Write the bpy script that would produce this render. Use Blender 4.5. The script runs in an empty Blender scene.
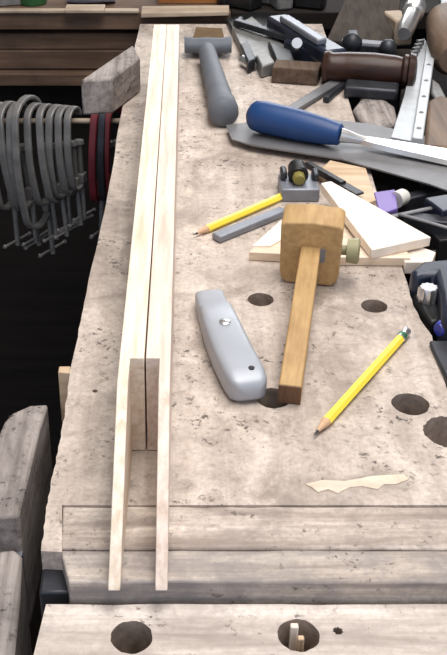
import bpy, bmesh, math, random
from mathutils import Vector, Matrix
random.seed(7)
sc = bpy.context.scene
COL = sc.collection

# ---------------------------------------------------------------- camera, light, exposure
ZB = 0.85                                   # bench top
CAMH = 0.42                                 # lens above the bench top
TH = math.radians(32.0); FPX = 1050.0; CX, CY = 175.0, 327.5
cam_d = bpy.data.cameras.new('camera'); cam = bpy.data.objects.new('camera', cam_d); COL.objects.link(cam)
cam.location = (0, 0, ZB + CAMH); cam.rotation_euler = (math.radians(90) - TH, 0, 0)
cam_d.sensor_fit = 'VERTICAL'; cam_d.sensor_height = 36.0; cam_d.sensor_width = 36.0
cam_d.lens = FPX * 36.0 / 655.0; cam_d.shift_x = (223.5 - CX) / 655.0; cam_d.clip_start = 0.02
sc.camera = cam

world = bpy.data.worlds.new('world'); sc.world = world; world.use_nodes = True
bg = world.node_tree.nodes['Background']; bg.inputs[0].default_value = (0.80, 0.86, 1.0, 1); bg.inputs[1].default_value = 0.9

def area(name, loc, target, sx, sy, power, col):
    l = bpy.data.lights.new(name, 'AREA'); l.shape = 'RECTANGLE'; l.size = sx; l.size_y = sy
    l.energy = power; l.color = col
    o = bpy.data.objects.new(name, l); COL.objects.link(o); o.location = loc
    o.rotation_euler = (Vector(target) - Vector(loc)).to_track_quat('-Z', 'Y').to_euler()
    return o
area('ceiling_tube_light', (0.30, 0.75, 2.55), (0.1, 0.8, ZB), 1.9, 1.0, 50, (1.0, 0.95, 0.90))
area('blade_glint_light', (0.75, 3.7, 1.75), (0.2, 0.9, ZB), 1.7, 0.9, 32, (0.95, 0.97, 1.0))  # unseen light added ahead so the chisel blade reflects white
sc.view_settings.view_transform = 'Standard'; sc.view_settings.look = 'None'
sc.view_settings.exposure = 0.0; sc.view_settings.gamma = 1.0; sc.view_settings.use_curve_mapping = False

# ---------------------------------------------------------------- helpers
_r = Vector((1, 0, 0)); _u = Vector((0, math.sin(TH), math.cos(TH))); _f = Vector((0, math.cos(TH), -math.sin(TH)))
CAM = Vector((0, 0, ZB + CAMH))
def ray(px, py): return _f + _r * ((px - CX) / FPX) - _u * ((py - CY) / FPX)
def G(px, py, h=0.0):                       # measured point on the level h metres above the bench top
    d = ray(px, py); return CAM + d * ((h - CAMH) / d.z)
def D(px, py, y):                           # measured point on the upright plane at distance y
    d = ray(px, py); return CAM + d * (y / d.y)

class B:
    def __init__(s, M=None): s.bm = bmesh.new(); s.M = M or Matrix()
    def v(s, p): return s.bm.verts.new(s.M @ Vector(p))
    def f(s, vs):
        try: return s.bm.faces.new(vs)
        except ValueError: return None
    def loft(s, secs, cap=True, closed=False):
        rings = [[s.v(p) for p in sec] for sec in secs]
        n = len(rings[0])
        m = len(rings)
        for i in range(m if closed else m - 1):
            a, b = rings[i], rings[(i + 1) % m]
            for j in range(n): s.f([a[j], a[(j + 1) % n], b[(j + 1) % n], b[j]])
        if cap and not closed: s.f(rings[0][::-1]); s.f(rings[-1])
        return s
    def prism(s, pts, dz):                  # pts: top outline (3-D), dz: thickness downwards
        top = [Vector(p) for p in pts]; bot = [p - Vector((0, 0, dz)) for p in top]
        return s.loft([bot, top])
    def slab(s, xy, z0, z1): return s.loft([[(p[0], p[1], z0) for p in xy], [(p[0], p[1], z1) for p in xy]])
    def box(s, c, sz, rz=0.0):
        c = Vector(c); R = Matrix.Rotation(rz, 3, 'Z'); x, y, z = sz[0] / 2, sz[1] / 2, sz[2] / 2
        q = [(-x, -y), (x, -y), (x, y), (-x, y)]
        return s.loft([[c + R @ Vector((a, b, k)) for a, b in q] for k in (-z, z)])
    def bar(s, p0, p1, w, h, up=(0, 0, 1)): # rectangular bar between two points
        p0, p1 = Vector(p0), Vector(p1); d = (p1 - p0).normalized(); sd = d.cross(Vector(up)).normalized(); u = sd.cross(d)
        return s.loft([[p + sd * a * w / 2 + u * b * h / 2 for a, b in ((-1, -1), (1, -1), (1, 1), (-1, 1))] for p in (p0, p1)])
    def lathe(s, p0, p1, prof, n=20, sx=1.0):   # prof: (fraction along axis, radius)
        p0, p1 = Vector(p0), Vector(p1); d = (p1 - p0); dn = d.normalized()
        a = dn.cross(Vector((0, 0, 1)) if abs(dn.z) < .9 else Vector((0, 1, 0))).normalized(); b = a.cross(dn)
        return s.loft([[p0 + d * t + a * r * sx * math.cos(2 * math.pi * k / n) + b * r * math.sin(2 * math.pi * k / n) for k in range(n)] for t, r in prof])
    def tube(s, pts, r, n=10, sq=None):
        pts = [Vector(p) for p in pts]; secs = []; prev = None
        for i, p in enumerate(pts):
            t = (pts[min(i + 1, len(pts) - 1)] - pts[max(i - 1, 0)]).normalized()
            if prev is None: prev = t.cross(Vector((0, 0, 1)) if abs(t.z) < .8 else Vector((1, 0, 0))).normalized()
            a = (prev - t * prev.dot(t)).normalized(); b = t.cross(a); prev = a
            rr = r[i] if isinstance(r, (list, tuple)) else r
            if sq: secs.append([p + a * sq[0] * x + b * sq[1] * y for x, y in ((-.5, -.5), (.5, -.5), (.5, .5), (-.5, .5))])
            else: secs.append([p + a * rr * math.cos(2 * math.pi * k / n) + b * rr * math.sin(2 * math.pi * k / n) for k in range(n)])
        return s.loft(secs)
    def ball(s, c, r, n=12, sc_=(1, 1, 1)):
        c = Vector(c); m = n // 2
        return s.loft([[c + Vector((r * sc_[0] * math.sin(math.pi * i / m) * math.cos(2 * math.pi * k / n), r * sc_[1] * math.sin(math.pi * i / m) * math.sin(2 * math.pi * k / n), -r * sc_[2] * math.cos(math.pi * i / m))) for k in range(n)] for i in [0.12] + list(range(1, m)) + [m - 0.12]])

def wm(o):
    m = o.matrix_basis.copy()
    while o.parent: o = o.parent; m = o.matrix_basis @ m
    return m
def build(name, b, mat, parent=None, bevel=0.0, sharp=38, local=False, seg=2):
    bmesh.ops.recalc_face_normals(b.bm, faces=b.bm.faces)
    me = bpy.data.meshes.new(name)
    if parent is not None:
        if not local: b.bm.transform(wm(parent).inverted())
        loc = None
    else:
        co = [v.co for v in b.bm.verts]
        loc = Vector(((min(c.x for c in co) + max(c.x for c in co)) / 2, (min(c.y for c in co) + max(c.y for c in co)) / 2, min(c.z for c in co)))
        b.bm.transform(Matrix.Translation(-loc))
    b.bm.to_mesh(me); b.bm.free()
    for p in me.polygons: p.use_smooth = True
    me.set_sharp_from_angle(angle=math.radians(sharp))
    me.materials.append(mat)
    o = bpy.data.objects.new(name, me); COL.objects.link(o)
    if parent is not None: o.parent = parent
    else: o.location = loc
    if bevel:
        m = o.modifiers.new('bevel', 'BEVEL'); m.width = bevel; m.segments = seg; m.limit_method = 'ANGLE'; m.angle_limit = math.radians(40)
    return o
def tag(o, label, cat, group=None):
    o['label'] = label; o['category'] = cat
    if group: o['group'] = group
    return o
def thing(name, label, cat, loc, rz=0.0, group=None):
    o = bpy.data.objects.new(name, None); COL.objects.link(o); o.empty_display_size = 0.03
    o.location = loc; o.rotation_euler = (0, 0, rz); return tag(o, label, cat, group)
def copy_thing(root, loc, rot, label):
    r = root.copy(); COL.objects.link(r); r.location = loc; r.rotation_euler = rot; r['label'] = label
    for ch in list(root.children):
        c = ch.copy(); COL.objects.link(c); c.parent = r
        for g in list(ch.children):
            d = g.copy(); COL.objects.link(d); d.parent = c
    return r
def cut(o, cutters):
    for c in cutters:
        m = o.modifiers.new('cut', 'BOOLEAN'); m.operation = 'DIFFERENCE'; m.object = c; m.solver = 'EXACT'; m.material_mode = 'TRANSFER'
    dg = bpy.context.evaluated_depsgraph_get(); dg.update()
    me = bpy.data.meshes.new_from_object(o.evaluated_get(dg)); o.modifiers.clear(); o.data = me
    for c in cutters: bpy.data.objects.remove(c, do_unlink=True)
    for p in me.polygons: p.use_smooth = True
    me.set_sharp_from_angle(angle=math.radians(38))
def cutter(p, r, depth, jag=0.0, n=28):
    b = B(); secs = []
    js = [1 + random.uniform(-jag, jag) for _ in range(n)]
    for z in (p.z - depth, p.z + 0.02): secs.append([(p.x + r * js[k] * math.cos(2 * math.pi * k / n), p.y + r * js[k] * math.sin(2 * math.pi * k / n), z) for k in range(n)])
    b.loft(secs); return build('cutter', b, M_hole)

# ---------------------------------------------------------------- materials
def new_mat(name):
    m = bpy.data.materials.new(name); m.use_nodes = True
    nt = m.node_tree; return m, nt, nt.nodes['Principled BSDF']
def ramp(nt, fac, stops):
    r = nt.nodes.new('ShaderNodeValToRGB'); e = r.color_ramp.elements
    while len(e) < len(stops): e.new(0.5)
    for el, (p, c) in zip(e, stops): el.position = p; el.color = (c[0], c[1], c[2], 1)
    nt.links.new(fac, r.inputs[0]); return r.outputs[0]
def noise(nt, vec, scale, detail=6, rough=0.6, dist=0.0):
    n = nt.nodes.new('ShaderNodeTexNoise'); n.inputs['Scale'].default_value = scale; n.inputs['Detail'].default_value = detail
    n.inputs['Roughness'].default_value = rough; n.inputs['Distortion'].default_value = dist
    nt.links.new(vec, n.inputs['Vector']); return n.outputs[0]
def mapped(nt, scl, rot=(0, 0, 0)):
    t = nt.nodes.new('ShaderNodeTexCoord'); m = nt.nodes.new('ShaderNodeMapping'); m.inputs['Scale'].default_value = scl; m.inputs['Rotation'].default_value = rot
    nt.links.new(t.outputs['Object'], m.inputs['Vector']); return m.outputs[0]
def mix(nt, fac, a, b, mode='MIX'):
    m = nt.nodes.new('ShaderNodeMix'); m.data_type = 'RGBA'; m.blend_type = mode
    for s, x in ((0, fac), (6, a), (7, b)):
        if hasattr(x, 'links'): nt.links.new(x, m.inputs[s])
        elif s == 0: m.inputs[s].default_value = x
        else: m.inputs[s].default_value = (x[0], x[1], x[2], 1)
    return m.outputs[2]
def bump(nt, bs, h, strength, dist=0.001):
    b = nt.nodes.new('ShaderNodeBump'); b.inputs['Strength'].default_value = strength; b.inputs['Distance'].default_value = dist
    nt.links.new(h, b.inputs['Height']); nt.links.new(b.outputs[0], bs.inputs['Normal'])
def srgb(r, g, b):
    return tuple(((c / 255) / 12.92 if c / 255 <= 0.04045 else ((c / 255 + 0.055) / 1.055) ** 2.4) for c in (r, g, b))
def wood(name, light, dark, axis='Y', grain=140, stain=None, stain_amt=0.5, stain_scale=9, speck=None, speck_amt=0.58, pale=None, rough=0.7, bmp=0.35, grime=0, streak=1.0, stain_lo=.46):
    m, nt, bs = new_mat(name)
    st = {'X': (0.06, 1, 1), 'Y': (1, 0.06, 1), 'Z': (1, 1, 0.06)}[axis]
    g = noise(nt, mapped(nt, st), grain, 5, 0.65, 0.25)
    col = ramp(nt, g, [(0.32, dark), (0.62, light)])
    iso = mapped(nt, (1, 1, 1))
    if stain:
        s1 = noise(nt, mapped(nt, tuple(1 if v == 1 else streak for v in st)), stain_scale, 8, 0.62, 0.6)
        f = ramp(nt, s1, [(stain_lo, (0, 0, 0)), (stain_lo + .24, (stain_amt,) * 3)])
        col = mix(nt, f, col, stain)
    if pale:
        s3 = noise(nt, mapped(nt, (1.3, 0.8, 1), (0, 0, .7)), stain_scale * 1.7, 7, 0.6, 0.8)
        col = mix(nt, ramp(nt, s3, [(0.52, (0, 0, 0)), (0.66, (.75, .75, .75))]), col, pale)
    if grime:
        g1 = noise(nt, iso, 38, 7, 0.72, 0.5)
        col = mix(nt, ramp(nt, g1, [(0.47, (0, 0, 0)), (0.64, (grime,) * 3)]), col, stain)
        g2 = noise(nt, iso, 260, 3, 0.7)
        col = mix(nt, ramp(nt, g2, [(0.40, (0, 0, 0)), (0.72, (grime * .8,) * 3)]), col, stain)
    if speck:
        s2 = noise(nt, iso, 170, 4, 0.7, 0.3)
        s4 = noise(nt, iso, 22, 3, 0.5)
        a = ramp(nt, s2, [(speck_amt, (0, 0, 0)), (speck_amt + .07, (1, 1, 1))])
        c = ramp(nt, s4, [(0.42, (0, 0, 0)), (0.6, (.85, .85, .85))])
        col = mix(nt, mix(nt, 1.0, a, c, 'MULTIPLY'), col, speck)
    nt.links.new(col, bs.inputs['Base Color'])
    bs.inputs['Roughness'].default_value = rough; bs.inputs['Specular IOR Level'].default_value = 0.3
    bump(nt, bs, g, bmp, 0.0008)
    return m
def plain(name, c, rough=0.5, metal=0.0, var=0.25, scale=60, spec=0.5, bmp=0.1, rust=None):
    m, nt, bs = new_mat(name)
    n = noise(nt, mapped(nt, (1, 1, 1)), scale, 5, 0.6)
    col = ramp(nt, n, [(0.3, tuple(x * (1 - var) for x in c)), (0.7, tuple(min(1, x * (1 + var)) for x in c))])
    if rust:
        n2 = noise(nt, mapped(nt, (1, 1, 1)), scale * .7, 6, .65)
        col = mix(nt, ramp(nt, n2, [(.5, (0, 0, 0)), (.66, (.8, .8, .8))]), col, rust)
    nt.links.new(col, bs.inputs['Base Color'])
    bs.inputs['Roughness'].default_value = rough; bs.inputs['Metallic'].default_value = metal; bs.inputs['Specular IOR Level'].default_value = spec
    if bmp: bump(nt, bs, n, bmp, 0.0005)
    return m

M_hole = plain('dark_hole_wall', srgb(158, 143, 132), .85, 0, .35, 120, .2, .4)  # hole walls, a darker tone than the bench wood
M_plain = plain('plain_wood', srgb(170, 150, 130))
M_slab = wood('worn_bench_wood', srgb(208, 196, 186), srgb(182, 169, 159), 'Y', 90, stain=srgb(126, 113, 105), stain_amt=.75, stain_scale=9, speck=srgb(60, 51, 46), speck_amt=.565, pale=srgb(222, 210, 199), rough=.6, bmp=.3, grime=.5)
M_plank = wood('worn_cross_plank_wood', srgb(226, 214, 203), srgb(150, 135, 124), 'X', 75, stain=srgb(126, 114, 108), stain_amt=.8, stain_scale=60, speck=srgb(92, 80, 72), speck_amt=.60, rough=.6, bmp=.4, grime=.5, streak=.14, stain_lo=.43)
M_plank2 = wood('grey_streaked_plank_wood', srgb(228, 216, 203), srgb(152, 138, 127), 'X', 70, stain=srgb(126, 120, 120), stain_amt=.9, stain_scale=55, speck=srgb(92, 80, 72), speck_amt=.59, rough=.6, bmp=.4, grime=.5, streak=.12, stain_lo=.40)
M_jaw = wood('pale_jaw_wood', srgb(230, 220, 212), srgb(176, 163, 154), 'X', 75, stain=srgb(148, 137, 131), stain_amt=.7, stain_scale=50, speck=srgb(90, 78, 70), speck_amt=.60, rough=.6, bmp=.35, grime=.4, streak=.2, stain_lo=.45)
M_pine = wood('fresh_pine', srgb(242, 230, 214), srgb(212, 190, 166), 'Y', 170, rough=.5, bmp=.15)
M_pine2 = wood('fresh_pine_pinkish', srgb(234, 218, 206), srgb(204, 182, 166), 'Y', 170, rough=.5, bmp=.15)
M_offcut = wood('pale_offcut_wood', srgb(244, 234, 222), srgb(228, 212, 196), 'X', 120, rough=.55, bmp=.15)
M_offcut2 = wood('tan_offcut_wood', srgb(214, 190, 162), srgb(186, 158, 128), 'X', 120, stain=srgb(150, 126, 102), stain_amt=.4, rough=.6, bmp=.2)
M_offcut3 = wood('pale_tan_board_wood', srgb(234, 218, 198), srgb(206, 184, 160), 'X', 120, rough=.6, bmp=.2)
M_beech = wood('golden_beech', srgb(192, 160, 112), srgb(168, 134, 90), 'Y', 200, stain=srgb(152, 118, 82), stain_amt=.4, stain_scale=30, rough=.42, bmp=.12)
M_beechend = wood('dark_end_grain', srgb(112, 84, 62), srgb(88, 64, 48), 'Z', 200, rough=.7, bmp=.3)
M_grey = wood('grey_weathered_wood', srgb(172, 164, 160), srgb(116, 108, 104), 'Y', 110, stain=srgb(96, 88, 86), stain_amt=.7, stain_scale=22, speck=srgb(50, 44, 42), speck_amt=.56, rough=.8, bmp=.7)
M_brownside = wood('brown_aged_wood', srgb(104, 86, 72), srgb(68, 54, 46), 'Y', 120, stain=srgb(44, 36, 32), stain_amt=.6, rough=.8, bmp=.5)
M_shelf = wood('brown_shelf_wood', srgb(112, 90, 74), srgb(80, 62, 50), 'X', 90, stain=srgb(58, 46, 40), stain_amt=.6, rough=.75, bmp=.4)
M_shelftop = wood('pale_shelf_edge_wood', srgb(186, 170, 152), srgb(150, 132, 114), 'X', 90, stain=srgb(104, 92, 82), stain_amt=.6, rough=.7, bmp=.4)
M_orange = wood('orange_stained_wood', srgb(168, 112, 62), srgb(136, 86, 46), 'X', 90, rough=.55)
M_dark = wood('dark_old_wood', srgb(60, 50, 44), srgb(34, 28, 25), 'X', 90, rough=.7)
M_darkboard = wood('dark_grey_brown_board', srgb(74, 66, 60), srgb(50, 44, 40), 'Y', 90, stain=srgb(40, 35, 32), stain_amt=.5, rough=.75)
M_void = wood('void_shade_wood', srgb(30, 25, 22), srgb(18, 15, 13), 'X', 60, rough=.9)  # near-black colour stands in for the shade around the cross bench
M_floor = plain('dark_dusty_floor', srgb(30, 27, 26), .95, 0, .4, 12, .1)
M_tray = plain('dark_grimy_tray', srgb(58, 52, 48), .9, 0, .4, 40, .2)
M_walnut = wood('dark_walnut', srgb(66, 42, 33), srgb(34, 22, 18), 'X', 90, rough=.35, bmp=.15)
M_knife = plain('grey_cast_metal_paint', srgb(160, 165, 174), .42, .2, .05, 30, .5, .03)
M_steel = plain('bright_steel', srgb(214, 214, 214), .28, .9, .06, 50, .5, .03)
M_saw = plain('dull_saw_steel', srgb(124, 124, 127), .55, .55, .16, 26, .5, .04)
M_bluegrey = plain('blue_grey_steel', srgb(134, 138, 148), .45, .4, .14, 50)
M_iron = plain('clamp_iron', srgb(128, 127, 126), .5, .4, .25, 60, .5, .2)
M_darkiron = plain('dark_iron', srgb(60, 62, 68), .45, .6, .35, 60, .5, .25)
M_navy = plain('navy_black_enamel', srgb(40, 46, 62), .35, .2, .3, 50, .5, .15)
M_black = plain('black_metal', srgb(28, 28, 30), .45, .3, .3, 60, .5, .1)
M_red = plain('red_enamel', srgb(112, 40, 46), .45, .1, .2, 50)
M_rubber = plain('grey_rubber_grip', srgb(98, 103, 112), .6, 0, .08, 80, .4, .1)
M_rustplate = plain('brown_tarnished_steel', srgb(104, 84, 60), .85, 0, .2, 40, .1)
M_blue = plain('blue_plastic', srgb(28, 64, 116), .42, 0, .1, 30, .4, .02)
M_blueband = plain('bright_blue_plastic', srgb(44, 56, 160), .35, 0, .1, 30)
M_white = plain('white_plastic', srgb(216, 214, 208), .5, 0, .04, 30)
M_yellow = plain('yellow_pencil_paint', srgb(250, 224, 76), .35, 0, .04, 40, .5, .02)
M_pencilwood = plain('sharpened_pencil_wood', srgb(206, 170, 136), .7, 0, .1, 200)
M_lead = plain('pencil_lead', srgb(58, 58, 62), .4, .2, .1, 100)
M_green = plain('green_ferrule_band', srgb(58, 122, 84), .4, .4, .1, 100)
M_brass = plain('old_brass', srgb(138, 130, 70), .5, .3, .2, 80)
M_olive = plain('pale_olive_plastic', srgb(150, 146, 112), .5, 0, .06, 60)
M_purple = plain('purple_card', srgb(126, 108, 176), .5, 0, .06, 40)
M_rasp = plain('pale_grey_aluminium', srgb(180, 184, 188), .5, .35, .1, 60, .5, .08)
M_greenjar = plain('green_plastic', srgb(56, 110, 66), .4, 0, .2, 40)
M_palebag = plain('pale_blue_plastic', srgb(176, 184, 200), .4, 0, .12, 30)
M_tan = wood('tan_turned_wood', srgb(122, 102, 86), srgb(88, 72, 60), 'Y', 90, stain=srgb(84, 70, 60), stain_amt=.5, rough=.6)
M_putty = wood('cream_filler', srgb(224, 210, 192), srgb(206, 191, 175), 'X', 90, stain=srgb(190, 172, 152), stain_amt=.7, stain_scale=60, rough=.8)

def up(p, dz): return Vector((p[0], p[1], p[2] + dz))

# ---------------------------------------------------------------- the setting
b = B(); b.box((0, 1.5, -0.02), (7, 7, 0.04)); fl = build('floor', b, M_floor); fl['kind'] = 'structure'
M_wall = plain('pale_wall_paint', srgb(190, 186, 178), .9, 0, .05, 8)
for nm, c, sz in (('wall_back', (0, 4.0, 1.45), (6, .1, 2.9)), ('wall_left', (-3.0, 1.5, 1.45), (.1, 5, 2.9)), ('wall_right', (3.0, 1.5, 1.45), (.1, 5, 2.9)), ('ceiling', (0, 1.5, 2.95), (6, 5, .1))):
    b = B(); b.box(c, sz); build(nm, b, M_wall)['kind'] = 'structure'

# ---------------------------------------------------------------- workbench
bench = thing('workbench', 'worn pale wooden workbench with round dog holes, carrying the tools', 'workbench', (0.05, 0.9, 0))
left = [(41, 551), (44, 532), (46, 512), (50, 492), (53, 474), (58, 452), (61, 432), (65, 412), (69, 380), (76, 345), (82, 314), (87, 290), (95, 254), (104, 214), (112, 172), (118, 130), (127, 84), (134, 52), (140, 24)]
right = [(322, 24), (340, 75), (358, 130), (376, 190), (392, 240), (408, 285), (413, 305), (420, 319), (432, 336), (439, 358), (444, 378), (455, 412), (475, 460), (494, 505)]
outline = [G(*p) for p in left + right] + [G(62, 505), G(62, 552)]
fine = []
for i, p in enumerate(outline):
    q = outline[(i + 1) % len(outline)]
    n = 4 if i < len(left) + len(right) - 2 and i != len(left) - 1 else 1
    for k in range(n):
        w = p.lerp(q, k / n)
        if k: w = w + Vector((random.uniform(-.0006, .0006), 0, 0))
        fine.append(w)
b = B(); b.prism(fine, 0.055)
slab = build('bench_top', b, M_slab, bench)
bpy.context.view_layer.update()
hs = [(260.5, 299.5, .0103, .02), (374, 306, .0103, 0.03), (273, 398, .0118, .03), (410.5, 404, .0126, .03)]
cs = [cutter(G(x, y), r, .08, j) for x, y, r, j in hs]
cs.append(cutter(G(450, 432), .017, .03, .035, 60)); cs.append(cutter(G(69 + 26, 391), .0018, .006, .1)); cs.append(cutter(G(93, 217), .0014, .005, .1)); cs.append(cutter(G(386, 240), .003, .01, .1))
cut(slab, cs)
def plank(y0, y1, z, x0, name, m=None, th=.05):
    a, c = G(x0[0], y0, z), G(x0[1], y1, z); X1 = 0.27
    xs = [i / 24 for i in range(25)]
    back = [Vector((a.x + (X1 - a.x) * t, a.y + random.uniform(-.0004, .0004), ZB + z)) for t in xs]
    front = [Vector((c.x + (X1 - c.x) * t, c.y + random.uniform(-.0004, .0004), ZB + z)) for t in reversed(xs)]
    q = B(); q.prism(back + front, th)
    return build(name, q, m or M_plank, bench, bevel=.0012)
plank(506.5, 548.5, -.0008, (63, 60.5), 'cross_plank')
plank(550.0, 582, -.0015, (60.5, 69), 'end_plank', M_plank2)
# filler smear on the top near the front
b = B(); pts = [(305, 484), (322, 480), (345, 481), (372, 476), (404, 474), (409, 479), (396, 484), (384, 484), (378, 489), (362, 486), (350, 487), (338, 493), (328, 489), (318, 492), (312, 487)]
b.prism([G(x, y, .0006) for x, y in pts], .0006); o = build('filler_smear', b, M_putty, bench); o['label'] = 'cream filler smear'
# under-frame, tray behind the slab
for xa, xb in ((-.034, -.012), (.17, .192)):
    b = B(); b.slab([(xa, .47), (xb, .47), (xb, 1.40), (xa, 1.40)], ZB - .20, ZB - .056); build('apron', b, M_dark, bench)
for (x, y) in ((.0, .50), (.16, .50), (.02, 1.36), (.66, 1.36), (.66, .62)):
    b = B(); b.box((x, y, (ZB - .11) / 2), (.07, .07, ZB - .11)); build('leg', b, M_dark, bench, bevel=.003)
tp = [G(494, 505), G(444, 378), G(408, 285), G(376, 190), G(340, 75), G(322, 24)]
TZ = -.035
b = B(); b.slab([(p.x - .004, p.y) for p in tp] + [(.72, 1.47), (.72, tp[0].y)], ZB + TZ - .02, ZB + TZ); build('tool_tray', b, M_tray, bench)
b = B(); b.box((.715, .95, ZB - .02), (.02, 1.0, .07)); build('tray_rim', b, M_dark, bench)

# vise jaw at the front
jaw = thing('vise_jaw', 'pale wooden vise jaw across the bottom with two round holes', 'vise jaw', (0.08, .36, ZB - .10))
jz = -.0145
a, c = G(46, 604.5, jz), G(33, 668, jz)
b = B(); xs = [i / 20 for i in range(21)]
b.prism([Vector((a.x + (.30 - a.x) * t, a.y + random.uniform(-.0005, .0005), a.z)) for t in xs] + [Vector((.30, c.y - .02, a.z)), Vector((c.x - .003, c.y - .02, a.z))], .06)
jb = build('jaw_board', b, M_jaw, jaw)
bpy.context.view_layer.update()
cut(jb, [cutter(G(131.5, 637, jz), .0112, .08, .03), cutter(G(298.5, 635, jz), .0112, .08, .03), cutter(G(338, 631, jz), .0026, .012, .2)])
b = B(); b.box((.0, .372, ZB - .45), (.07, .06, .76)); build('jaw_post', b, M_brownside, jaw)
plug = thing('wooden_plug', 'split pale wooden dowel stub standing in the right hole of the vise jaw', 'dowel', G(297, 640, jz - .02))
p = G(294.5, 625, jz); b = B(); b.box(up(p, -.032), (.0044, .0036, .064)); build('dowel_half', b, M_offcut, plug, bevel=.0008)
p = G(301.5, 632, jz); b = B(); b.box(up(p, -.034), (.0036, .0034, .060)); build('dowel_half', b, M_offcut2, plug, bevel=.0008)

# iron bracket below the bench corner, left of the planks
b = B(); p0, p1 = G(46, 556, -.02), G(62, 600, -.02)
b.slab([(p0.x, p1.y), (p1.x + .006, p1.y), (p1.x + .006, p0.y + .01), (p0.x, p0.y + .01)], ZB - .09, ZB - .014)
b.lathe((p1.x - .004, p1.y - .006, ZB - .055), (p1.x - .004, p1.y + .02, ZB - .055), [(0, .007), (1, .007)], 12)
build('corner_iron', b, M_darkiron, bench, bevel=.0015)

# ---------------------------------------------------------------- two battens
T = .071
def batten(name, xf, xn, w, side, cw, mat, label, flare=0):
    yf, ys, yk, ye = 1.225, .524, .500, .404           # far end, shoulder, start of the sloping end, tip
    X = lambda y: xn + (xf - xn) * (y - ys) / (yf - ys)   # left face
    z0, z1 = ZB + .0004, ZB + T
    q = B()
    q.loft([[(X(y), y, z0), (X(y) + w, y, z0), (X(y) + w, y, z1), (X(y), y, z1)] for y in (ys, yf)])
    o0, o1 = (0, cw) if side < 0 else (w - cw, w)
    prof = [(ys + .001, z0), (ys + .001, z1), (yk, z1), (ye + .002, z0 + .003), (ye, z0)]
    q.loft([[(X(y) + o * (1 + flare * max(0, yk - y) * 2) - flare * max(0, yk - y) * .1, y, z) for y, z in prof] for o in (o0, o1)])
    return tag(build(name, q, mat, bevel=.0005), label, 'batten', 'pair of battens')
batten('batten', -.0247, -.0333, .0148, -1, .0064, M_pine, 'left of the two long pale pine battens lying side by side on the bench', .13)
batten('batten', -.0097, -.0175, .0148, 1, .0066, M_pine2, 'right, slightly pinker of the two long pine battens lying side by side')

# ---------------------------------------------------------------- left side: beam, peg, wedge block
beam = thing('vise_chop', 'grey weathered wooden chop standing left of the bench corner', 'vise chop', G(10, 480, -.2))
bz = -.03
b = B(); b.prism([G(x, y, bz) for x, y in ((-38, 520), (19, 516), (30, 470), (40, 428), (48, 404), (30, 405), (12, 413), (4, 422), (-8, 450))], .10)
o = build('upper_block', b, M_grey, beam, bevel=.002); 
b = B(); b.prism([G(x, y, bz - .022) for x, y in ((-50, 700), (10, 700), (20, 600), (22, 556), (14, 549), (-10, 552), (-40, 556))], .10)
build('lower_block', b, M_grey, beam, bevel=.002)
b = B(); b.prism([G(x, y, bz - .03) for x, y in ((-38, 560), (22, 556), (26, 512), (-34, 512))], .05); build('iron_plate', b, M_bluegrey, beam)
g0, g1 = G(20, 520, bz - .105), G(44, 420, bz - .105)
b = B(); b.slab([(g0.x - .06, .30), (g0.x - .012, .30), (g1.x - .012, g1.y), (g1.x - .03, g1.y)], 0, ZB + bz - .1); build('upright', b, M_dark, beam)
b = B(); b.prism([G(58, 372, -.004), G(71, 373, -.004), G(71, 366, -.004), G(59, 366, -.004)], .045)
tag(build('wooden_peg', b, M_offcut2, bevel=.0008), 'small tan wooden peg sticking out at the left bench edge', 'peg')

# wedge block leaning at far left edge of the bench
wz = .042
wb = [G(80, 80, wz - .002), G(112, 78, wz), G(140, 57, wz), G(133, 44, wz)]
b = B(); b.prism(wb, .0412)
tag(build('wooden_block', b, M_grey, bevel=.003), 'chunky grey wooden block jutting out at the far left bench edge', 'wood block')

# ---------------------------------------------------------------- far cross bench with its shelf things
YC = 1.505
cb = thing('cross_bench', 'brown wooden bench front behind the clamps at the far left', 'bench', (-.3, YC + .2, 0))
def fz(py): return D(70, py, YC).z
x0, x1 = -.75, D(139, 20, YC).x
def cboard(name, ya, yb, off, m, depth, xx1=None, xx0=None):
    x0 = xx0 if xx0 is not None else -.75
    q = B(); z1, z0 = fz(ya), fz(yb); q.slab([(x0, YC + off), (xx1 or x1, YC + off), (xx1 or x1, YC + off + depth), (x0, YC + off + depth)], z0, z1)
    return build(name, q, m, cb, bevel=.0015)
XS = D(231, 12, YC).x
cboard('top_board', 12.5, 30, 0, M_shelf, .5, XS)
cboard('side_board', 12.5, 30, 0, M_void, .5, 1.0, XS + .001)  # added board, near-black where the far top goes dark
cboard('upper_rail', 36, 52, .012, M_shelf, .03)
cboard('lower_rail', 52.5, 71, .008, M_shelf, .03)
cboard('top_lip', 9.5, 13, -.004, M_shelftop, .012)
cboard('ledge', 72, 84, -.01, M_shelf, .05)
cboard('top_rail', 29, 37, .035, M_dark, .03)
b = B(); b.slab([(x0, YC + .045), (x1 + .9, YC + .045), (x1 + .9, YC + .10), (x0, YC + .10)], 0, fz(30)); build('dark_back_panel', b, M_void, cb)  # added panel that keeps the void behind the clamps dark
zt = fz(12.5)
b = B(); q0, q1 = D(66, 14, YC - .004), D(105, 14, YC - .004); b.box(((q0.x + q1.x) / 2, YC - .006, fz(9.5) + .0026), (q1.x - q0.x, .03, .005))
tag(build('wood_strip', b, M_shelftop, bevel=.001), 'thin pale wooden strip lying on the far left bench edge', 'wood strip')
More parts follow.
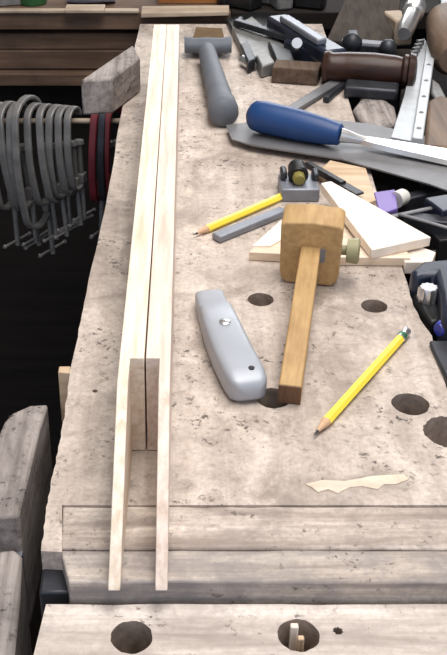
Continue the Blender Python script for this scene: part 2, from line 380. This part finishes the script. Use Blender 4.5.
# things on it
def up_at(px, y): d = ray(px, 5); t = y / d.y; return (CAM + d * t).x
xg = up_at(33, 1.555); jar = thing('plastic_tub', 'green plastic tub on the far bench at the top left', 'tub', (xg, 1.555, zt))
b = B(); b.lathe((xg, 1.555, zt), (xg, 1.555, zt + .05), [(0, .019), (.05, .021), (1, .023)], 24); build('body', b, M_greenjar, jar)
b = B(); b.lathe((xg, 1.555, zt + .05), (xg, 1.555, zt + .058), [(0, .025), (1, .025)], 24); build('lid', b, M_white, jar)
xg = up_at(92, 1.56); b = B()
secs = []
for i in range(9):
    t = i / 8; w = .025 * math.sin(math.pi * (.12 + .76 * t)) + .004
    secs.append([(xg - .035 + .07 * t, 1.56 + w * math.cos(2 * math.pi * k / 14), zt + max(0, .7 * w * (1 + math.sin(2 * math.pi * k / 14)) + .001 * math.sin(5 * t + k))) for k in range(14)])
b.loft(secs); tag(build('plastic_bag', b, M_palebag), 'pale blue crumpled plastic bag on the far bench, left of the battens', 'bag')
xg = up_at(5, 1.56); b = B(); b.box((xg, 1.565, zt + .02), (.05, .06, .04), .3); tag(build('grey_box', b, M_iron, bevel=.002), 'dull grey box at the top left corner on the far bench', 'box')

# batten across far end of the main bench, orange board behind it
b = B(); b.prism([G(141, 13.5, .0142), G(229, 11.5, .0142), G(229, 5, .0142), G(142, 6, .0142)], .006)
tag(build('cross_strip', b, M_shelftop, bevel=.0008), 'pale flat wooden strip across the far end of the bench behind the battens', 'wood strip')
p0, p1 = up_at(158, 1.56), up_at(228, 1.56)
b = B(); b.box(((p0 + p1) / 2, 1.562, zt + .02), (p1 - p0, .02, .04)); tag(build('orange_board', b, M_orange, bevel=.001), 'orange brown board standing at the top behind the pale strip', 'board')

# ---------------------------------------------------------------- clamps hanging on a rod
ROD_Y = 1.27; rz_ = D(85, 121, ROD_Y).z
rx1 = G(122, 110, -.05).x + .03
b = B(); b.lathe((-.60, ROD_Y, rz_), (rx1, ROD_Y, rz_), [(0, .0035), (1, .0035)], 12)
rod = tag(build('hanging_rod', b, M_shelftop), 'thin pale rod carrying the hanging clamps left of the bench', 'rod')
def c_frame(H, dep, w, th):
    # frame outline in the local YZ plane: hook over the rod at the top, spine towards -Y, jaw at the bottom
    pts = []
    for a in range(0, 181, 20):
        r = math.radians(a); pts.append((0, dep * .5 * math.cos(r), .004 + dep * .42 * math.sin(r)))
    for i in range(1, 7):
        t = i / 6; pts.append((0, -dep * .5 - .006 * math.sin(math.pi * t), .004 - H * t))
    for a in range(20, 151, 20):
        r = math.radians(180 + a); pts.append((0, dep * .5 * math.cos(r), .004 - H + dep * .4 * math.sin(r)))
    q = B(); q.tube(pts, 0, sq=(th, w)); return q
def clamp(name, mat, H, dep, label, loc, rot):
    root = thing(name, label, 'clamp', loc); root.rotation_euler = rot
    build('frame', c_frame(H, dep, .0095, .0050), mat, root, bevel=.0012, local=True)
    yb = dep * .40
    q = B(); q.lathe((0, yb, -H - .075), (0, yb, -H * .42), [(0, .0036), (1, .0036)], 10); q.lathe((0, yb, -H * .42), (0, yb, -H * .42 + .006), [(0, .007), (1, .006)], 12)
    sp = build('screw', q, M_iron, root, local=True)
    q = B(); q.lathe((-.008, yb - .024, -H - .07), (.008, yb + .024, -H - .066), [(0, .0022), (.06, .0034), (.08, .002), (.92, .002), (.94, .0034), (1, .0022)], 8); build('handle', q, M_iron, sp, local=True)
    q = B(); q.box((0, yb, -H + .0), (.011, .016, .018)); build('boss', q, mat, root, bevel=.002, local=True)
    return root
names = ['first', 'second', 'third', 'fourth', 'fifth', 'sixth', 'seventh', 'eighth', 'ninth', 'tenth', 'eleventh']
GL = 'clamps hanging in a row'
xsn = [-4, 6, 15, 33, 44, 54, 63, 71]
proto = None
for i, px in enumerate(xsn):
    X = D(px, 112, ROD_Y - .02).x; k = 1.08 - .042 * i
    lab = 'grey iron clamp, %s from the left among the grey clamps hanging in a row' % names[i + (1 if i > 2 else 0)]
    loc = (X, ROD_Y, rz_ + .004 - .004); rot = (random.uniform(-.05, .05), random.uniform(-.10, -.02), random.uniform(-.46, -.34))
    if proto is None:
        proto = clamp('iron_clamp', M_iron, .105, .042, lab, loc, rot); proto['group'] = GL
    else:
        c = copy_thing(proto, loc, rot, lab); c.scale = (1, k, k)
big = clamp('iron_clamp', M_iron, .125, .062, 'largest grey iron clamp, standing tallest in the hanging row', (D(25, 112, ROD_Y - .02).x, ROD_Y, rz_), (0, -.04, -.42)); big['group'] = GL
mid = clamp('iron_clamp', M_darkiron, .095, .040, 'dark iron clamp hanging between the two red clamps', (D(106, 125, ROD_Y).x, ROD_Y, rz_), (0, .03, -.2)); mid['group'] = GL
rd = clamp('red_clamp', M_red, .095, .042, 'left red clamp hanging on the rod nearest the grey clamps', (D(99, 125, ROD_Y).x, ROD_Y, rz_), (0, .05, -.25)); rd['group'] = GL
copy_thing(rd, (D(113, 125, ROD_Y).x, ROD_Y, rz_), (.04, .03, -.3), 'right red clamp hanging on the rod close against the bench edge')

# dim timber on the floor in the dark void
def floorplank(px, py, l, w, h, rz, m, label):
    p = G(px, py, -ZB + h); q = B(); q.box((p.x, p.y, h / 2 + .001), (l, w, h), rz); tag(build('timber_offcut', q, m, bevel=.003), label, 'timber')
floorplank(32, 318, .30, .12, .06, .5, M_grey, 'dark timber offcut lying deep in the shadow left of the bench')
floorplank(14, 396, .22, .09, .05, -.3, M_shelf, 'dark timber offcut on the floor just behind the grey chop')

# ---------------------------------------------------------------- tools on the bench
# utility knife
pk0, pk1 = G(206, 304, .0), G(247.5, 403, .0)
ax = (pk1 - pk0); L = ax.length; ang = math.atan2(ax.y, ax.x)
kn = thing('utility_knife', 'grey metal utility knife lying between the battens and the marking gauge', 'utility knife', pk0, ang)
secs = []
for t, w, h0, h1, yo in ((-.02, .015, .004, .010, .002), (.0, .0205, .002, .0125, .002), (.03, .0222, .0012, .0145, .0015), (.2, .0238, .0008, .0165, 0), (.25, .0245, .0006, .0205, 0), (.45, .0275, .0004, .0215, -.001), (.7, .0285, .0004, .0215, -.001), (.9, .0285, .0004, .0205, .0005), (.97, .026, .0006, .0185, .001), (1.0, .021, .002, .0165, .0015), (1.02, .012, .005, .012, .002)):
    sec = []
    for k in range(24):
        a = 2 * math.pi * k / 24; ca, sa = math.cos(a), math.sin(a)
        sg = lambda x, e: math.copysign(abs(x) ** e, x)
        sec.append((L * t, yo + w / 2 * sg(ca, .42), (h0 + h1) / 2 + (h1 - h0) / 2 * sg(sa, .30)))
    secs.append(sec)
b = B(); b.loft(secs); build('body', b, M_knife, kn, local=True, sharp=50)
b = B(); b.lathe((L * .47, 0, .0205), (L * .47, 0, .0225), [(0, .0042), (.8, .0042), (1, .0036)], 16); b.box((L * .47, 0, .0226), (.007, .0012, .0006), .6); o = build('screw', b, M_steel, kn, local=True); o['label'] = 'bright steel screw'
b = B(); b.lathe((L * .91, .005, .0196), (L * .91, .005, .0205), [(0, .0022), (1, .0022)], 12); build('rear_eyelet', b, M_black, kn, local=True)
b = B(); b.box((.001, .0015, .0072), (.010, .0008, .009)); build('blade', b, M_steel, kn, local=True)

# marking gauge
pe = G(289, 404, 0); ph = G(308, 286, 0)
dirv = (ph - pe); hd = math.atan2(dirv.y, dirv.x) - math.pi / 2
LG = dirv.length; tilt = math.atan2(.0215, LG)
mg = thing('marking_gauge', 'golden wooden marking gauge with square head and stem pointing at the viewer', 'marking gauge', pe, hd)
R = Matrix.Rotation(tilt, 4, 'X')
b = B(R); b.bar((0, 0.0012, .0080), (0, LG + .045, .0080), .0155, .0155); build('stem', b, M_beech, mg, bevel=.0012, local=True)
b = B(R); b.box((0, .0006, .0080), (.0153, .0012, .0153)); o = build('stem_end', b, M_beechend, mg, local=True); o['label'] = 'dark brown end grain of the stem'
hw, hb, ht = .0232, -.0205, .037
prof = [(-hw + .006, hb), (hw - .006, hb), (hw - .001, hb + .004), (hw + .0004, hb + .012), (hw + .001, ht - .003), (hw - .002, ht - .0005), (0, ht + .0015), (-hw + .002, ht - .0005), (-hw - .001, ht - .003), (-hw - .0004, hb + .012), (-hw + .001, hb + .004)]
b = B(R); b.loft([[(x, y, z) for x, z in prof] for y in (LG, LG + .028)]); build('head', b, M_beech, mg, bevel=.0012, local=True)
b = B(R); b.box((.0095, LG - .0002, .009), (.004, .0024, .012)); build('wear_insert', b, M_bluegrey, mg, local=True)
b = B(R); b.lathe((hw, LG + .014, .006), (hw + .015, LG + .014, .006), [(0, .004), (.3, .004), (.31, .0095), (.9, .0105), (1, .008)], 20); o = build('thumbscrew', b, M_olive, mg, local=True); o['label'] = 'pale olive thumbscrew'

# pencils
def pencil(p0, p1, label, r=.0036, capped=True):
    d = (p1 - p0); L = d.length; root = thing('pencil', label, 'pencil', (p0.x, p0.y, p0.z - r), math.atan2(d.y, d.x)); root['group'] = 'yellow pencils'
    z = r
    q = B(); q.lathe((.017, 0, z), (L - (.013 if capped else 0), 0, z), [(0, r), (1, r)], 6); build('shaft', q, M_yellow, root, local=True, sharp=30)
    q = B(); q.lathe((.005, 0, z), (.0172, 0, z), [(0, .0011), (1, r * .97)], 12); build('sharpened_cone', q, M_pencilwood, root, local=True)
    q = B(); q.lathe((0, 0, z), (.0052, 0, z), [(0, .0003), (1, .00115)], 10); build('lead', q, M_lead, root, local=True)
    if not capped: return root
    q = B(); q.lathe((L - .0135, 0, z), (L, 0, z), [(0, r), (.15, r * 1.05), (.2, r * .98), (.45, r * .98), (.5, r * 1.05), (.55, r * .98), (.95, r * 1.02), (1, r * .8)], 14); fr = build('ferrule', q, M_steel, root, local=True)
    q = B(); q.lathe((L - .0115, 0, z), (L - .008, 0, z), [(0, r * 1.07), (1, r * 1.07)], 14); build('ferrule_band', q, M_green, fr, local=True)
    return root
pencil(G(314, 435, .0036), G(407, 331, .0036), 'yellow pencil lying alone to the right of the marking gauge')
pencil(G(193, 235, .0036), G(283, 196, .0036), 'yellow pencil beside the grey steel bar, behind the marking gauge', capped=False)

# steel bar beside pencil
pb0, pb1 = G(216, 233, .0085), G(284, 206, .0085)
b = B(); b.bar(up(pb0, -.005), up(pb1, -.005), .011, .0062); tag(build('steel_bar', b, M_bluegrey, bevel=.0012), 'blue grey flat steel bar beside the far pencil', 'steel bar')

# small steel block with brass knob
pg = G(300, 203, 0); hg = thing('honing_guide', 'small blue grey metal guide with a round brass knob behind the gauge head', 'honing guide', pg)
def lb(x, y, z): return (pg.x + x, pg.y + y, pg.z + z)
b = B(); b.box(lb(0, .020, .0065), (.036, .036, .013)); build('base', b, M_bluegrey, hg, bevel=.0015)
b = B(); b.box(lb(-.014, .028, .018), (.006, .016, .009)); build('jaw', b, M_darkiron, hg, bevel=.002)
b = B(); b.box(lb(.016, .028, .016), (.006, .016, .009)); build('jaw', b, M_darkiron, hg, bevel=.002)
b = B(); b.lathe(lb(-.001, .034, .0215), lb(-.001, .016, .0195), [(0, .0085), (.55, .0085), (.6, .0095), (.9, .0095), (1, .008)], 22); build('ring', b, M_black, hg)
b = B(); b.lathe(lb(-.001, .017, .0197), lb(-.001, .008, .0187), [(0, .0062), (.8, .0060), (1, .005)], 8); o = build('knob', b, M_brass, hg, bevel=.0006); o['label'] = 'brass knob'

# offcuts right of and behind the gauge
b = B(); b.prism([G(x, y, .0082) for x, y in ((249, 252), (283, 219), (352, 214), (400, 238), (411, 258), (340, 257))], .0079)
tag(build('wood_offcut', b, M_offcut3, bevel=.0006), 'thin tan board lying flat beneath the white wedge and the gauge head', 'offcut', 'offcuts by the marking gauge')
b = B(); b.prism([G(x, y, .0093) for x, y in ((252, 246), (281, 220), (284, 238), (270, 246))], .0010)
tag(build('wood_sliver', b, M_offcut, bevel=.0002), 'pale wood sliver on the tan board left of the gauge head', 'offcut', 'offcuts by the marking gauge')
def tilted(pts, th): # pts (px,py,h)
    q = B(); q.prism([G(x, y, h) for x, y, h in pts], th); return q
tag(build('wood_wedge', tilted([(321, 183, .023), (372, 250, .0170), (431, 237, .0170), (331, 181, .023)], .0085), M_offcut, bevel=.0006), 'white freshly cut wooden wedge lying on top of the tan board', 'wedge', 'offcuts by the marking gauge')
tag(build('wood_offcut', tilted([(318, 172, .006), (352, 208, .006), (376, 200, .006), (366, 168, .006), (330, 160, .006)], .0056), M_offcut2, bevel=.0006), 'beige flat offcut below the black marking knife', 'offcut', 'offcuts by the marking gauge')
tag(build('wood_offcut', tilted([(398, 250, .006), (405, 262, .006), (432, 262, .006), (436, 252, .006), (420, 246, .006)], .0115), M_offcut, bevel=.0008), 'short pale block at the right end of the tan board', 'offcut', 'offcuts by the marking gauge')
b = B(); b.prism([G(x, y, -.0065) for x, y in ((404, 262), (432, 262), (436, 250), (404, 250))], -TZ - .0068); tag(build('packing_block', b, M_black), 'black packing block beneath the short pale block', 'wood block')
# black marking knife
m0, m1 = G(307, 164, .011), G(360, 194, .011)
mk = thing('marking_knife', 'slim black marking knife lying on the beige offcut', 'knife', (m0.x, m0.y, ZB + .0065))
b = B(); b.bar(m0, m0.lerp(m1, .7), .007, .006); build('handle', b, M_black, mk, bevel=.001)
b = B(); b.bar(m0.lerp(m1, .69), m1, .009, .0022); build('blade', b, M_darkiron, mk)

# saw blade plate and chisel
sp = [(226, 125), (300, 116), (372, 124), (470, 146), (480, 202), (430, 184), (342, 159), (252, 145), (232, 139)]
b = B(); b.prism([G(x, y, .0085) for x, y in sp], .0016)
sw = tag(build('saw_blade', b, M_saw), 'wide dull grey steel saw blade lying under the blue chisel', 'saw blade')
# a scrap of wood carries the plate
b = B(); b.prism([G(x, y, .0066) for x, y in ((250, 138), (252, 130), (362, 142), (358, 150))], .0064); tag(build('batten_scrap', b, M_dark), 'thin dark lath lying under the grey saw blade', 'lath')
c0, c1 = G(250, 114, .0265), G(341, 135, .022)
ch = thing('chisel', 'blue handled chisel with a bright flared blade', 'chisel', (c0.x, c0.y, ZB + .009))
b = B(); b.lathe(c0, c1, [(0, .006), (.01, .0115), (.05, .0152), (.15, .0168), (.3, .0165), (.55, .0160), (.8, .0140), (.93, .0118), (.985, .0108), (1, .009)], 28); hnd = build('handle', b, M_blue, ch)
d = (c1 - c0).normalized(); nx = Vector((-d.y, d.x, 0)).normalized()
b = B(); b.lathe(c0 - d * .002, c0 + d * .004, [(0, .006), (.3, .009), (1, .0108)], 20); build('strike_cap', b, M_navy, hnd)
c2 = G(366, 141, .0165)
b = B(); b.lathe(c1 - d * .001, c2, [(0, .0075), (.3, .0065), (.6, .0050), (1, .0042)], 16); build('neck', b, M_steel, ch)
c3 = G(452, 157, .0125); c4 = G(505, 168, .0125); e = (c3 - c2).normalized(); ny = Vector((-e.y, e.x, 0)).normalized()
def bs_(p, w, h): return [p + ny * w / 2 + Vector((0, 0, -h / 2)), p - ny * w / 2 + Vector((0, 0, -h / 2)), p - ny * w / 2 * .82 + Vector((0, 0, h / 2)), p + ny * w / 2 * .82 + Vector((0, 0, h / 2))]
b = B(); b.loft([bs_(c2 - e * .006, .009, .005), bs_(c2 + e * .004, .017, .0052), bs_(c2.lerp(c3, .4), .026, .0046), bs_(c3, .036, .004), bs_(c4, .042, .0035)]); build('blade', b, M_steel, ch)

# grey rubber-handled scraper at the far end
s0, s1 = G(224, 113, .0165), G(207, 52, .0165)
sr = thing('scraper', 'grey rubber gripped scraper with a wide head lying right of the battens', 'scraper', (s1.x, s1.y, ZB))
b = B(); b.lathe(s0, s1, [(-.03, .007), (-.015, .0135), (.0, .0160), (.05, .0166), (.13, .0160), (.19, .0138), (.24, .0142), (.40, .0136), (.43, .0128), (.47, .0132), (.68, .0124), (.71, .0117), (.75, .0120), (.95, .0112), (1.02, .0110)], 24); build('grip', b, M_rubber, sr)
hx = G(208, 46, .015)
b = B(); hs_ = []
for t in [i / 10 for i in range(11)]:
    x = -.030 + .060 * t; k = abs(x) / .030; rr = .0105 - .002 * k + .0015 * (k > .7)
    hs_.append([(hx.x + x, hx.y + .006 * k * k + 1.3 * rr * math.cos(2 * math.pi * j / 14), ZB + .015 + rr * math.sin(2 * math.pi * j / 14)) for j in range(14)])
b.loft(hs_); build('head', b, M_rubber, sr)
b = B(); b.prism([G(191, 45, .014), G(226, 45, .014), G(222, 28, .010), G(196, 27, .010)], .004); build('blade', b, M_rustplate, sr)

# ---------------------------------------------------------------- clutter on the right
# grey flat strap and brown block
b = B(); b.bar(G(290, 111, .004), G(340, 80, .004), .014, .005); tag(build('steel_strap', b, M_saw, bevel=.001), 'grey flat steel strap slanting behind the blue chisel handle', 'steel strap')
b = B(); b.prism([G(x, y, .02) for x, y in ((272, 67), (318, 70), (322, 62), (276, 59))], .0195); tag(build('dark_block', b, M_brownside, bevel=.0015), 'dark brown wood block lying across left of the steel strap', 'wood block')
# grey plane iron pieces far left of the clutter
def plate(name, pts, h, th, m, label, cat, bev=.001):
    q = B(); q.prism([G(x, y, h) for x, y in pts], th); return tag(build(name, q, m, bevel=bev), label, cat)
plate('plane_iron', [(232, 27), (252, 16), (292, 52), (268, 62), (244, 52)], .012, .0115, M_iron, 'grey plane iron with broad end right of the scraper head', 'plane iron')
gr = thing('clamp_jaw', 'dark grey iron clamp jaw in front of the broad plane iron', 'clamp', G(256, 62, 0))
b = B(); b.prism([G(x, y, .016) for x, y in ((240, 44), (248, 40), (256, 58), (248, 62))], .0155); build('fixed_jaw', b, M_darkiron, gr, bevel=.002)
b = B(); b.prism([G(x, y, .016) for x, y in ((256, 55), (268, 52), (276, 62), (262, 66))], .0155); build('sliding_jaw', b, M_iron, gr, bevel=.002)
b = B(); b.lathe(G(243, 60, .007), G(252, 66, .007), [(0, .0065), (1, .0065)], 14); build('screw', b, M_steel, gr)
# navy iron plane
npn = thing('spokeshave', 'navy black iron spokeshave beside the dark turned handle', 'spokeshave', G(305, 48, 0))
b = B(); b.bar(G(276, 22, .024), G(336, 58, .024), .030, .02); build('body', b, M_navy, npn, bevel=.004)
b = B(); b.bar(G(292, 46, .012), G(330, 62, .012), .03, .022); build('sole', b, M_navy, npn, bevel=.003)
b = B(); b.bar(G(284, 18, .038), G(322, 42, .038), .014, .008); build('lever_cap', b, M_bluegrey, npn, bevel=.002)
b = B(); b.lathe(G(297, 47, .020), G(297, 43, .034), [(0, .005), (.7, .005), (.75, .0075), (1, .0065)], 14); build('adjusting_screw', b, M_steel, npn)
b = B(); b.prism([G(x, y, .02) for x, y in ((268, 40), (292, 50), (296, 62), (275, 60))], .0195); build('toe', b, M_black, npn, bevel=.003)
# black bits by the far end
for i, (px, py, w, l, h, r_, m, lab) in enumerate(((236, 8, .06, .05, .03, .2, M_black, 'black metal box at the top behind the plane iron'), (272, 6, .05, .04, .035, -.4, M_iron, 'grey metal lump at the top between the black box and the dark board'), (300, 8, .05, .05, .03, .5, M_black, 'black metal lump at the top behind the spokeshave'))):
    p = D(px, py, 1.56); q = B(); q.box((p.x, 1.56, zt + h / 2), (w, l, h), r_); q.box((p.x + .01, 1.53, zt + h * .4), (w * .5, l * .9, h * .8), r_ + .7); q.lathe((p.x - .01, 1.54, zt + h * .7), (p.x - .01, 1.53, zt + h * 1.25), [(0, .01), (1, .008)], 12)
    tag(build('metal_part', q, m, bevel=.004), lab, 'metal part')
# dark board leaning at the top
b = B(); b.prism([D(326, 40, 1.365), D(392, 42, 1.37), D(402, -8, 1.48), D(350, -12, 1.48)], .009)
tag(build('dark_board', b, M_darkboard, bevel=.002), 'dark brown board propped at the top behind the turned handle', 'board')
# dark turned handle
h0, h1 = G(322, 66, .020), G(408, 72, .020)
th_ = thing('turned_handle', 'dark brown glossy turned wooden handle on a grey iron frame', 'handle', (h0.x + .05, h0.y, ZB + TZ))
b = B(); b.lathe(h0, h1, [(0, .012), (.02, .0175), (.07, .019), (.12, .0165), (.3, .0185), (.6, .0195), (.85, .018), (.92, .0165), (.95, .0205), (.99, .0195), (1, .012)], 26); build('grip', b, M_walnut, th_)
b = B(); b.lathe(h1 - (h1 - h0) * .03, h1 + (h1 - h0) * .10, [(0, .014), (.3, .023), (.8, .021), (1, .008)], 20); build('end_boss', b, M_walnut, th_)
b = B(); b.bar(G(345, 88, .008), G(398, 92, .008), .03, .014); b.bar(G(352, 92, -.012), G(356, 74, -.012), .02, .045); b.bar(G(392, 96, -.012), G(394, 76, -.012), .02, .045); build('frame', b, M_darkiron, th_, bevel=.003)
b = B(); b.bar(G(340, 46, .022), G(392, 50, .022), .022, .016); b.ball(G(352, 43, .03), .013); b.ball(G(388, 48, .028), .011); b.bar(G(350, 40, -.008), G(352, 58, -.008), .016, .05); build('cross_casting', b, M_darkiron, th_, bevel=.003)
# pale grey rasp with riveted rail
rs = thing('rasp', 'pale grey metal rasp with a riveted rail lying behind the chisel blade', 'rasp', G(412, 100, TZ))
rl = [(424, 38), (430, 46), (428, 90), (413, 141), (391, 137), (404, 96), (411, 66), (418, 50)]
b = B(); b.prism([G(x, y, .010) for x, y in rl], .004); build('blade', b, M_rasp, rs, bevel=.0006)
b = B()
for k in range(7):
    t = k / 6; p = G(420 - 12 * t, 43 + 22 * t, .013); b.box(p, (.010, .005, .008), .5)
build('teeth', b, M_saw, rs)
b = B(); b.bar(G(433, 36, .0135), G(417, 142, .0135), .0115, .009); rail = build('rail', b, M_rasp, rs, bevel=.0012)
for k in range(6):
    t = .12 + .75 * k / 5; p = G(433 - 16 * t, 36 + 106 * t, .018); b = B(); b.lathe(up(p, -.001), up(p, .0012), [(0, .0026), (.6, .0026), (1, .0014)], 12); build('rivet', b, M_saw, rail)
b = B(); b.bar(G(430, 33, .017), G(437, 33, .017), .022, .012); build('end_block', b, M_rasp, rs, bevel=.002)
b = B(); b.bar(G(412, 70, -.0142), G(422, 71, -.0142), .03, .0405); build('foot', b, M_darkiron, rs); b = B(); b.bar(G(404, 125, -.0142), G(414, 126, -.0142), .02, .0405); build('foot', b, M_darkiron, rs)
# bright rod at the top right
b = B(); b.lathe(D(404, 34, 1.30), D(424, -14, 1.45), [(0, .008), (.1, .011), (.4, .011), (.42, .014), (.55, .014), (.57, .010), (1, .010)], 18); tag(build('chrome_rod', b, M_steel), 'bright chrome rod at the top right, pointing away behind the rasp', 'rod')
b = B(); b.box(G(397, 28, .012), (.026, .05, .035), .2); tag(build('pale_block', b, M_shelftop, bevel=.003), 'small pale wood block left of the chrome rod', 'wood block')
# tan wooden pieces far right
b = B(); b.lathe(G(454, 60, .02), G(445, 18, .03), [(0, .018), (.1, .026), (.5, .028), (.9, .026), (1, .018)], 22); tag(build('mallet_head', b, M_tan, bevel=.001), 'brown rounded wooden mallet head at the right edge beside the rasp', 'mallet')
b = B(); b.prism([G(x, y, .012) for x, y in ((428, 100), (440, 94), (470, 104), (480, 148), (424, 146))], .0465); tag(build('tan_block', b, M_tan, bevel=.004), 'tan wooden block right of the rasp rail, above the chisel blade', 'wood block')
plate('grey_scrap', [(432, 78), (440, 84), (447, 98), (440, 104), (431, 92)], .008, .043, M_iron, 'small grey metal scrap between mallet head and tan block', 'metal scrap', .002)
plate('dark_cover', [(440, -4), (480, -4), (480, 10), (441, 12)], .05, .03, M_navy, 'dark navy box at the extreme top right corner', 'box', .002)
# purple card and white cap
b = B(); b.prism([G(x, y, .003) for x, y in ((374, 192), (395, 189), (398, 208), (380, 214))], .038); tag(build('purple_card', b, M_purple, bevel=.001), 'purple card box between the saw blade and the white wedge', 'card box')
b = B(); b.lathe(G(396, 200, -.002), G(405, 196, -.002), [(0, .008), (.8, .008), (1, .0065)], 18); cp = build('white_cap', b, M_white); tag(cp, 'white round cap right of the purple card box', 'cap'); b = B(); b.box(G(400, 199, -.024), (.010, .010, .022)); build('stalk', b, M_black, cp)
# dark iron bars and clamp head on the right edge
def dbar(name, a, c, h, w, th, m, label, cat='iron bar'):
    q = B(); q.bar(G(a[0], a[1], h - th / 2), G(c[0], c[1], h - th / 2), w, th); return tag(build(name, q, m, bevel=.0015), label, cat)
dbar('iron_bar', (392, 214), (470, 192), -.004, .012, .030, M_darkiron, 'dark iron bar pointing right beside the tip of the white wedge')
dbar('iron_bar', (404, 222), (476, 228), .004, .016, .014, M_darkiron, 'grey edged dark iron bar crossing above the tip of the wedge')
dbar('iron_bar', (432, 214), (480, 206), .010, .03, .02, M_navy, 'broad navy iron bar at the right edge beside the saw blade')
dbar('iron_bar', (420, 192), (480, 200), .002, .010, .03, M_black, 'black iron bar just below the saw blade at the right edge')
dbar('iron_bar', (430, 246), (480, 240), -.008, .03, .026, M_black, 'black iron bar right of the short pale block')
cl = thing('bench_clamp', 'navy black clamp head with a fluted steel bolt at the right bench edge', 'clamp', G(430, 300, TZ))
b = B(); b.prism([G(x, y, .016) for x, y in ((410, 270), (424, 260), (470, 256), (480, 330), (442, 318), (441, 292), (436, 272), (416, 276))], .05); build('casting', b, M_navy, cl, bevel=.004)
b = B(); b.prism([G(x, y, .0) for x, y in ((410, 274), (440, 272), (446, 320), (430, 322), (414, 300))], .034); build('foot', b, M_black, cl, bevel=.003)
pbt = G(427, 300, .0)
b = B(); b.loft([[(pbt.x + r * (1 if k % 2 else .84) * math.cos(math.pi * k / 10), pbt.y + r * (1 if k % 2 else .84) * math.sin(math.pi * k / 10), pbt.z + z) for k in range(20)] for z, r in ((-.004, .0082), (.010, .0082), (.012, .0070))])
build('bolt', b, M_steel, cl)
b = B(); b.lathe(G(438, 330, .004), G(474, 318, .004), [(0, .005), (.15, .007), (1, .007)], 16); o = build('handle', b, M_blueband, cl); o['label'] = 'bright blue handle'
dbar('iron_strap', (441, 342), (470, 404), .004, .018, .0035, M_darkiron, 'dark flat iron strap lying over the right bench edge below the clamp', 'iron strap')

b = B(); pts = [(344, 108), (352, 98), (372, 96), (386, 106), (390, 122), (370, 128), (352, 120)]
b.prism([G(x + 9, y, .002) for x, y in pts], .034); tag(build('wood_chunk', b, M_grey, bevel=.004), 'grey brown wood chunk behind the chisel neck, left of the rasp', 'wood block')
b = B(); b.tube([G(326, 100, .004), G(334, 92, .005), G(344, 84, .004), G(340, 74, .003)], .004, 10); tag(build('iron_hook', b, M_darkiron), 'dark iron hook lying against the grey steel strap', 'hook')
b = B(); b.prism([G(x, y, .008) for x, y in ((232, 30), (226, 18), (256, 10), (300, 20), (322, 40), (300, 44), (262, 28))], .0078); tag(build('dark_underlay', b, M_black, bevel=.002), 'black underlay for the dark gaps behind and under the spokeshave', 'plate')  # black sheet laid in for the shaded gaps between the clutter
b = B(); b.bar(G(236, 22, .018), G(296, 40, .020), .012, .008); b.bar(G(236, 22, .014), G(240, 24, .012), .018, .014); tag(build('iron_lever', b, M_darkiron, bevel=.0015), 'dark iron lever lying across the broad plane iron', 'lever')

dbar('thin_bar', (386, 218), (470, 200), .006, .005, .003, M_saw, 'thin grey steel bar lying on the dark bars beside the wedge tip')
dbar('thin_bar', (398, 214), (476, 236), .0075, .004, .003, M_saw, 'thin grey steel bar slanting down right across the dark bars')
